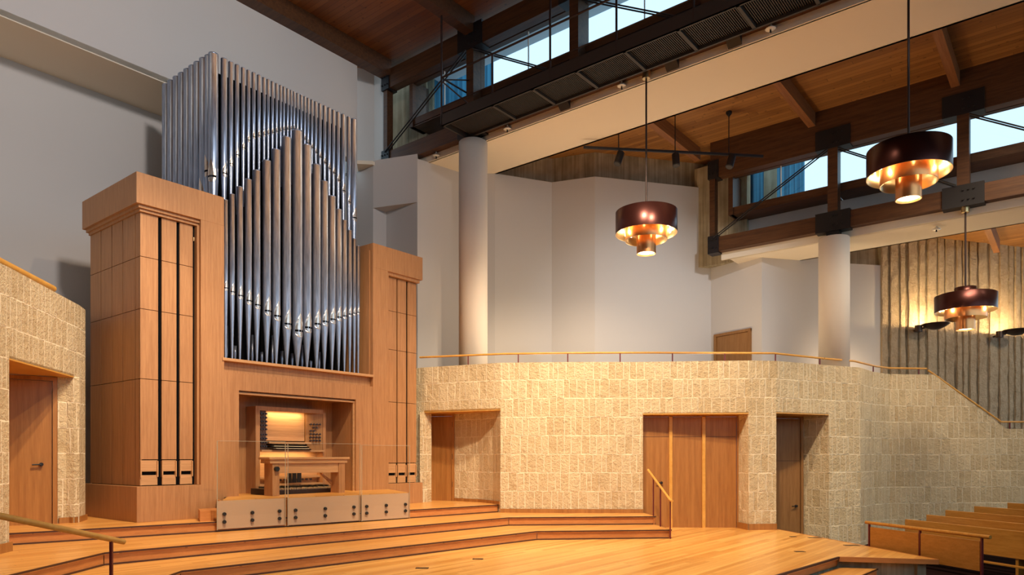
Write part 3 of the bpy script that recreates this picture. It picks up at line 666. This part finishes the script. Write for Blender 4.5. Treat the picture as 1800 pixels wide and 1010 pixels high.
for i, (x, zm) in enumerate(zip(XB, ZB)):
    sp_ = (XB[min(i + 1, 30)] - XB[max(i - 1, 0)]) / (2 if 0 < i < 30 else 1)
    r = sp_ * (.34 if 0 < i < 30 else .38)
    if i == 0: r = .085
    if i == 30: r = .065
    pipe(x, 12.19, r, zm - max(1.1, r * 18), zm, 8.81, ang=-math.pi / 2 if i else -2.5, n=16)
YS = [13.927, 13.715, 13.49, 13.286, 13.07, 12.882, 12.69, 12.485, 12.318]
for i, y in enumerate(YS):
    pipe(6.575, y, .099 if i < 8 else .085, 4.0, 5.55 + .085 * i * i / 9 + (.25 if i == 8 else 0) + .04 * i, 8.81, ang=math.pi, n=16)
# small inner pipes glimpsed between the feet
for x, zt in ((6.83, 3.95), (7.0, 3.6), (7.35, 3.85), (7.55, 3.55), (7.78, 3.9), (7.99, 3.62), (8.22, 3.6), (8.45, 3.8), (8.66, 3.5), (8.86, 3.7)):
    MBm().lathe([(.01, 3.262), (.028, 3.45), (.028, zt), (.02, zt)], (x, 12.2), 10).build('inner_pipe', PIPE, org)

# bench and pedalboard
bn = root('organ_bench', (7.9, 11.3, .85), 'oak organ bench with overhanging moulded top behind the glass screen', 'bench', OF)
BX0, BX1, BY0, BY1 = 7.04, 8.72, 11.10, 11.42
MBm().box(BX0 - .03, BX1 + .04, BY0 - .02, BY1 + .02, 1.50, 1.54).build('seat', OAKH, bn, bevel=.006)
MBm().box(BX0, BX1, BY0 + .01, BY1 - .01, 1.43, 1.50).build('top_rail', OAKH, bn)
MBm().box(BX0 + .2, BX1 - .1, BY0 + .05, BY1 - .05, 1.25, 1.43).build('apron', OAKH, bn)
for x in (BX0 + .06, BX1 - .18): MBm().box(x, x + .14, BY0 + .03, BY1 - .03, .85, 1.43).build('leg', OAK, bn)
MBm().prism([(BX1 - .45, BY1 - .08), (BX1 - .45, BY1 - .05), (BX1 - .18, BY1 - .05), (BX1 - .18, BY1 - .08)], [1.22, 1.22, 1.0, 1.0], [1.25, 1.25, 1.08, 1.08]).build('brace', OAK, bn)
MBm().tube([(BX0 + .13, BY0 + .03, 1.33), (BX0 + .13, BY0 - .02, 1.33)], [.045, .045], 16).build('height_knob', KNOB, bn)
pb = root('pedalboard', (8.0, 11.7, .85), 'low oak pedalboard with dark sharps under the organ bench', 'pedalboard', OF)
MBm().box(7.25, 8.85, 11.48, 11.52, .85, .93).box(7.25, 8.85, 12.0, 12.03, .85, .95).box(7.22, 7.26, 11.48, 12.03, .85, .96).box(8.84, 8.88, 11.48, 12.03, .85, .96).build('frame', BRON, pb)
for k in range(30): MBm().box(7.285 + k * .052, 7.308 + k * .052, 11.5, 12.0, .93, .955).build('pedal_key', KEYW, pb)
for k in (1, 3, 6, 8, 10, 13, 15, 18, 20, 22, 25, 27): MBm().box(7.31 + k * .052, 7.335 + k * .052, 11.72, 12.0, .95, .99).build('sharp_key', KNOB, pb)

# ---------------- glass screen in front of the platform: three panes (W frame along the riser)
a = Vector((-4.76, 11.33)); d = Vector((4.45, 4.05)).normalized(); n = Vector((d.y, -d.x))
EDGE = mat('polished glass edge', (.42, .36, .26), .2)
def onp(px):
    t_ = (px - 900) / 1242.; return (t_ * a.y - a.x) / (d.x - t_ * d.y)
for i, (pa, pb_, w_) in enumerate(((379.5, 499, 'left'), (503.5, 630, 'middle'), (633, 717, 'right'))):
    s0, s1 = onp(pa), onp(pb_); p0 = a + d * s0 + n * .06; p1 = a + d * s1 + n * .06
    zb = .375 - .012 * i
    g = root('glass_screen', ((p0.x + p1.x) / 2, (p0.y + p1.y) / 2, zb), 'clear frameless glass screen with black bolts in front of the organ, %s of three' % w_, 'glass screen', None, 'glass screens before the organ console')
    MBm().bar((p0.x, p0.y, (zb + 1.80 - .02 * i) / 2), (p1.x, p1.y, (zb + 1.80 - .02 * i) / 2), .014, 1.80 - .02 * i - zb).build('glass_pane', GLASS, g)
    for pp in (p0, p1): MBm().box(pp.x - .004, pp.x + .004, pp.y - .008, pp.y + .008, zb, 1.80 - .02 * i).build('pane_edge', EDGE, g)
    MBm().bar((p0.x, p0.y, 1.802 - .02 * i), (p1.x, p1.y, 1.802 - .02 * i), .015, .005).build('pane_edge', EDGE, g)
    q0 = p0 - n * .022; q1 = p1 - n * .022
    MBm().bar((q0.x, q0.y, (zb + .01 + .84) / 2), (q1.x, q1.y, (zb + .01 + .84) / 2), .012, .83 - zb).build('reflection_sheet', mat('pale glass reflection tint', (.50, .34, .235), .35), g)  # added sheet, paints the pale reflection in the glass over the fascia
    for f in (.10, .5, .91):
        for z in (.50, .625):
            q = p0.lerp(p1, f); A = Vector((q.x, q.y, z)); nn = Vector((n.x, n.y, 0))
            MBm().tube([A - nn * .012, A + nn * .008, A + nn * .022], [.030, .030, .026], 16).build('bolt', KNOB, g)

# ================================================================== CATWALK, TRACK, LAMPS
cw = root('catwalk', (11.68, 5, 8.9), 'black steel catwalk with grated floor hung under the upper windows', 'catwalk', MB_)
MBm().box(11.26, 11.30, 11.06, -3, 8.90, 9.15).box(11.26, 11.33, 11.06, -3, 8.90, 8.915).box(11.26, 11.33, 11.06, -3, 9.135, 9.15).build('side_channel', GREYST, cw)
MBm().box(12.08, 12.12, 11.06, -3, 8.90, 9.10).build('side_channel', GREYST, cw)
MBm().box(11.26, 12.12, 11.02, 11.06, 8.90, 9.15).build('end_channel', GREYST, cw)
for k in range(12):
    y = 9.6 - k * 1.05
    MBm().box(11.28, 12.1, y - .03, y + .03, 8.90, 8.95).build('cross_beam', GREYST, cw)
g = MBm(); y = 10.9
while y > -2.5:
    g.box(11.3, 12.08, y, y + .016, 8.955, 8.985); y -= .036
g.build('grating', GREYST, cw)
for z, r in ((9.97, .022), (9.32, .012)): MBm().tube([(11.28, 11.06, z), (11.28, -3, z)], r, 8).build('rail', BRON, cw)
MBm().tube([(11.28, 11.06, 9.97), (12.1, 11.06, 9.97)], .02, 8).build('rail', BRON, cw)
for i, y in enumerate((11.06, 9.58, 8.09, 6.6, 5.1)):
    top = 11.72 if i % 2 == 0 else 9.97
    MBm().tube([(11.28, y, 8.95), (11.28, y, top)], .022, 8).build('rail_post', BRON, cw)
    if i % 2 == 0: MBm().tube([(11.28, y, 11.60), (11.28, y, 11.72)], [.06, .09], 12).build('ceiling_mount', STEEL, cw)
MBm().tube([(11.28, 11.06, 9.93), (12.2, 11.06, 10.3)], .016, 8).tube([(11.28, 11.06, 9.9), (12.2, 10.6, 9.3)], .016, 8).build('cross_brace', BRON, cw)
# brackets under the catwalk edge
for i, y in enumerate((8.55, 6.1, 4.9)):
    o = MBm().prism([(12.14, y), (12.30, y), (12.30, y - .25), (12.14, y - .25)], [8.98, 8.84, 8.84, 8.98], 9.0).build('fixing_bracket', STEEL, None, MB_)
    o['label'] = ('small black steel bracket under the catwalk edge nearest the round column', 'small black steel bracket above the hanging lamp under the catwalk', 'small black steel bracket under the catwalk edge furthest from the column')[i]; o['category'] = 'bracket'; o['group'] = 'catwalk brackets'
# sprinklers
def sprinkler(x, y, z, lab, drop=.0, frame=MB_):
    r = root('sprinkler', (x, y, z), lab, 'sprinkler', frame, 'ceiling sprinklers')
    MBm().tube([(x, y, z + .25), (x, y, z - .02)], .018, 8).build('pipe_drop', WHITE, r)
    MBm().lathe([(.02, z + .05), (.085, z), (.09, z - .01), (.02, z - .012)], (x, y), 16).build('escutcheon', WHITE, r)
    MBm().tube([(x, y, z - .01), (x, y, z - .07)], [.012, .02], 8).build('sprinkler_head', STEEL, r)
sprinkler(12.36, 10.05, 8.93, 'white sprinkler under the beam just right of the nearer column')
sprinkler(12.34, 7.10, 8.93, 'white sprinkler left of the nearest lamp stem')
sprinkler(12.30, 4.15, 8.93, 'white sprinkler under the beam near the top middle of the view')
sprinkler(12.36, 12.3, 8.93, 'white sprinkler left of the nearer column')
sprinkler(18.0, 2.45, 6.56, 'white sprinkler on the cream soffit left of the rear lamp stem')
# track lights
tr = root('lighting_track', (3.6, 16.4, 8.64), 'thin black lighting track hung under the board ceiling', 'lighting track')
MBm().bar((1.65, 16.3, 8.68), (5.9, 16.6, 8.60), .05, .05).build('track_bar', STEEL, tr)
for x, d_ in ((2.47, 16.36), (3.80, 16.46), (5.08, 16.55)):
    MBm().tube([(x, d_, 8.64), (x, d_, 9.62)], .012, 8).build('hanger_rod', STEEL, tr)
MBm().lathe([(.01, 9.5), (.07, 9.58), (.07, 9.62)], (5.08, 16.55), 14).build('ceiling_rose', STEEL, tr)
TL = ('tilting black spotlight at the left end of the hung track', 'black spotlight in the middle of the hung track', 'black spotlight at the right end of the hung track')
for k, (x, d_, tx) in enumerate(((2.47, 16.30, .10), (3.80, 16.40, 0), (5.10, 16.48, .10))):
    s = root('track_spotlight', (x, d_, 8.60), TL[k], 'spotlight', None, 'track spotlights')
    MBm().tube([(x, d_, 8.62), (x, d_, 8.52)], .02, 8).build('bracket', STEEL, s)
    MBm().tube([(x + tx * .45, d_ + .02, 8.56), (x - tx * .5, d_ - .05, 8.28)], .085, 16).build('lamp_body', STEEL, s)
    MBm().tube([(x - tx * .5, d_ - .05, 8.28), (x - tx * .53, d_ - .052, 8.272)], .065, 16).build('lens', GREYST, s)

def lamp(x, y, lab, tops, zc, R, kind, nb=6):
    """tiered drum pendant on a long stem; tops = outer z0,z1, middle z0,z1, inner z0,z1"""
    o0, o1, m0, m1, i0, i1 = tops; r = root('pendant_lamp', (x, y, zc), lab, 'pendant lamp', MB_, 'tiered copper pendant lamps')
    def ring(name, rad, z0, z1, cap=True, inner=COPIN, outer=COPPER):
        b = MBm().lathe([(rad, z0), (rad, z1)] + ([(rad - .03, z1 + .012)] if cap else []), (x, y), 64); o = b.build(name, outer, r)
        MBm().lathe([(rad - .012, z1 - .01), (rad - .012, z0), (rad, z0)], (x, y), 64).build(name + '_lining', inner, o)
        return o
    oo = ring('outer_drum', R, o0, o1, True, BRASSI)
    MBm().lathe([(.02, o1 + .005), (R - .02, o1 + .0)], (x, y), 64).build('top_plate', COPPER, oo)
    if kind: MBm().lathe([(.20, o1), (.20, o1 + .16), (0, o1 + .17)], (x, y), 32).build('neck_drum', COPPER, r)
    ring('middle_drum', R * .68, m0, m1, False, BRASSI, COPIN); ring('inner_drum', R * .31, i0, i1, False, BRASSI, COPIN)
    MBm().lathe([(.0, m1 - .01), (R * .68, m1 - .01)], (x, y), 40).build('baffle', BRASSI, r)
    MBm().lathe([(0, i0 + .03), (R * .26, i0 + .03)], (x, y), 32).build('lens', BULB, r)
    MBm().lathe([(R * .26, i0 + .03), (R * .30, i0 + .005)], (x, y), 32).build('lens_ring', BRASSI, r)
    for k in range(nb):
        a_ = 2 * math.pi * (k + .35) / nb; bx, by = x + R * .84 * math.cos(a_), y + R * .84 * math.sin(a_)
        MBm().lathe([(0, o0 + .05), (.016, o0 + .065), (.022, o0 + .09), (.016, o0 + .115), (.012, o0 + .15), (.012, o0 + .25)], (bx, by), 12).build('bulb', BULB, r)
    for k in range(3):
        a_ = 2 * math.pi * (k + .1) / 3; bx, by = x + R * .5 * math.cos(a_), y + R * .5 * math.sin(a_)
        MBm().lathe([(0, m0 + .05), (.014, m0 + .06), (.018, m0 + .08), (.014, m0 + .10), (.01, m0 + .2)], (bx, by), 10).build('bulb', BULB, r)
    MBm().tube([(x, y, o1 + (.15 if kind else 0)), (x, y, zc - .05)], .018, 10).build('stem', BRON, r)
    MBm().tube([(x, y, zc - .14), (x, y, zc)], [.075, .085], 20).build('canopy', BRASS, r)
    point('pendant_glow', bw(x, y, i0 + .0) - Vector((0, 0, .02)), 14, (1, .72, .40), R * .25)
    for k in range(3):
        a_ = 2 * math.pi * k / 3 + .4; point('pendant_glow_ring', bw(x + R * .84 * math.cos(a_), y + R * .84 * math.sin(a_), o0 + .02), 8, (1, .72, .40), .03)
lamp(12.3, 6.535, 'tiered copper pendant lamp nearest the round column, in front of the white wall', (5.86, 6.28, 5.73, 6.15, 5.47, 5.95), 9.0, .59, False)
lamp(12.3, 2.045, 'tiered copper pendant lamp in front of the right hand clerestory windows', (5.88, 6.29, 5.74, 6.15, 5.50, 5.95), 9.0, .585, False)
lamp(17.5, 1.855, 'dark drum pendant lamp hanging in front of the ribbed wall', (4.59, 4.93, 4.44, 4.85, 4.20, 4.7), 6.80, .565, True)

# sconces
def sconce(px_x, px_y, z, lab):
    r = root('wall_sconce', (px_x, px_y, z), lab, 'wall lamp', None, 'bowl sconces on the ribbed wall')
    b = MBm().lathe([(.0, z - .10), (.12, z - .085), (.24, z - .03), (.33, z + .04), (.34, z + .05), (.31, z + .04), (.2, z - .01), (0, z - .04)], (px_x, px_y), 28); b.build('bowl', BRON, r)
    MBm().tube([(px_x - .25, px_y + .05, z - .04), (px_x - .38, px_y + .12, z - .06)], [.03, .03], 10).tube([(px_x - .38, px_y + .12, z - .14), (px_x - .38, px_y + .12, z + .03)], [.09, .09], 14).tube([(px_x - .38, px_y + .12, z - .06), (px_x - .32, px_y + .45, z - .06)], .03, 10).build('wall_arm', BRON, r)
    MBm().lathe([(0, z + .0), (.06, z + .0), (.06, z + .03), (0, z + .03)], (px_x, px_y), 14).build('bulb', BULB, r)
    point('sconce_glow', (px_x, px_y - .0, z + .045), 190, (1, .70, .34), .05)
sconce(11.15, 18.60, 4.99, 'dark bowl uplighter on the ribbed wall left of the rear pendant lamp')
sconce(13.75, 19.25, 4.95, 'dark bowl uplighter on the ribbed wall at the right edge of the view')

# ================================================================== RAILS
def rail(name, pts, posts, lab, r=.022, pr=.012, grp=None, m=RAILW, drop=None, tr_=True):
    """pts: rail path; posts: list of (x, y, z0, z1)"""
    o = root(name, pts[0], lab, 'handrail', None, grp)
    MBm().tube(pts, r, 10).build('rail', m, o)
    for x, y, z0, z1 in posts: MBm().box(x - pr, x + pr, y - pr, y + pr, z0, z1).build('post', REDP, o)
    return o
def along(pts, pxs):
    out = []
    for px in pxs:
        t_ = (px - 900) / 1242.
        for p, q in zip(pts, pts[1:]):
            f = (p[0] - t_ * p[1]) / ((p[0] - t_ * p[1]) - (q[0] - t_ * q[1]) + 1e-9)
            if -1e-6 <= f <= 1 + 1e-6: out.append(tuple(p[i] + (q[i] - p[i]) * f for i in range(3))); break
    return out
ho = .12
gp = [(-2.12, 16.25, 3.83), (-.2, 15.42, 3.79), (1.2, 15.29, 3.79), (2.85, 15.3, 3.80), (5.0, 15.1, 3.76), (5.6, 15.12, 3.76), (6.98, 15.85, 3.75)]
rail('gallery_handrail', gp, [(x, y, ZT, z) for x, y, z in along(gp, (823, 911, 998, 1090, 1182, 1274, 1363, 1441))], 'long oak handrail on short posts along the top of the curved stone wall')
gq = [(7.01, 15.865, 3.75), (7.9, 16.3, 3.75), (8.75, 17.0, 3.72), (9.35, 17.5, 3.74), (10.33, 17.6, 3.74)]
rail('gallery_handrail', gq, [(x, y, ZT, z) for x, y, z in along(gq, (1492, 1535, 1615))], 'oak handrail on short posts over the stone wall right of the rear column')
gs = [(10.37, 17.61, 3.70), (12.25, 17.7, 2.42), (15.3, 17.85, 2.42)]
rail('stair_handrail', gs, [(x, y, 2.24, z) for x, y, z in along(gs, (1775,))], 'oak handrail sloping down the stepped right end of the stone wall')
MS = [(2.88, 14.55, 1.18), (3.03, 13.18, .73)]
rail('stair_handrail', [(2.86, 14.85, 1.27), (2.98, 13.30, .73), (3.0, 13.22, .72)], [(2.885, 14.42, .34, 1.12), (2.93, 13.95, .17, .95), (2.985, 13.33, 0, .74)], 'short oak stair handrail on three red posts beside the big doors', r=.024)
rail('stair_handrail', [(-3.95, 4.8, 1.23), (-3.86, 5.34, 1.10), (-3.60, 6.55, .76)], [(-3.63, 6.40, 0, .80)], 'near oak stair handrail on a red post at the bottom left corner', r=.026, pr=.012)
lw = [(-6.50, 8.2, 4.10), (-6.98, 10.75, 4.10)]
rail('gallery_handrail', lw, [(-6.97, 10.7, 3.95, 4.08)], 'oak handrail end above the left stone wall', r=.05)

# ================================================================== PEWS
def pew(x, y, z, lab, L=6.5, h=.85, seat=True):
    d_ = Vector((.272, -.962)); n_ = Vector((.962, .272))
    fr = Matrix(((d_.x, n_.x, 0, 0), (d_.y, n_.y, 0, 0), (0, 0, 1, 0), (0, 0, 0, 1)))
    o = bpy.data.objects.new('pew', None); COL.objects.link(o); o.matrix_world = Matrix.Translation((x, y, z)) @ fr; o['org'] = (0., 0., 0.); o['label'] = lab; o['category'] = 'pew'; o['group'] = 'oak pews in rows'
    MBm().prism([(0, -.02), (L, -.02), (L, .03), (0, .03)], .40, h).build('backrest', PEW, o, bevel=.006)
    MBm().box(.02, L, .02, .50, .40, .44).build('seat', PEW, o, bevel=.006)
    for k in (.03, 2.2, 4.4): MBm().prism([(k, .0), (k + .05, .0), (k + .05, .46), (k, .46)], 0.0, .40).build('end_support', PEW, o)
    MBm().box(.1, L, -.30, -.18, .30, .32).build('book_shelf', PEW, o)
    return o
PL = ['oak pew right behind the front screen', 'oak pew, second row behind the front screen', 'oak pew, third row behind the front screen', 'oak pew, fourth row, short stretch in view at the right edge', 'oak pew furthest back at the right edge of the view']
for k, (x, y, z) in enumerate(((7.55, 13.55, .35), (8.37, 14.25, .38), (9.17, 14.93, .42), (10.28, 15.7, .45), (11.3, 16.1, .50))):
    o = pew(x, y, z - .85, PL[k])
scn = root('pew_screen', (6.5, 11.3, -.5), 'oak panelled screen with a round top rail in front of the first pew', 'screen')
p0, p1 = Vector((6.22, 12.3)), Vector((6.80, 10.15)); d_ = (p1 - p0).normalized(); L = (p1 - p0).length
MBm().tube([(p0.x - d_.x * .08, p0.y - d_.y * .08, .40), (p1.x + d_.x * .08, p1.y + d_.y * .08, .40)], .028, 10).build('top_rail', PEW, scn)
for f in (0, .485, .975): q = p0 + d_ * L * f; MBm().box(q.x - .015, q.x + .015, q.y - .015, q.y + .015, -.5, .40).build('post', REDP, scn)
for f0, f1 in ((.015, .475), (.495, .965)):
    q0, q1 = p0 + d_ * L * f0, p0 + d_ * L * f1
    MBm().bar((q0.x, q0.y, .11), (q1.x, q1.y, .11), .03, .44).build('panel', PEWP, scn, bevel=.004)
# floor pocket covers in the stage boards
for k, (px, py, wd) in enumerate(((1432, 944.5, .24), (1497, 958, .26), (1394, 942.8, .12), (1406, 969, .16), (840, 982, .16), (742, 998, .18))):
    dd = 1.55 * 1242 / (py - 802); rr = (px - 900) / 1242 * dd
    o = MBm().box(rr - wd / 2, rr + wd / 2, dd - .05, dd + .05, .0, .004).build('floor_pocket', BRON)
    o['category'] = 'floor cover'; o['group'] = 'metal covers in the stage floor'
    o['label'] = ('small dark metal cover in the stage floor before the brown door', 'dark metal cover in the stage floor nearest the front pew screen', 'tiny dark metal cover in the stage floor left of the brown door', 'dark metal cover in the open middle of the right stage floor', 'small dark metal cover in the floor below the broad steps, right one', 'small dark metal cover in the floor below the broad steps, left one')[k]
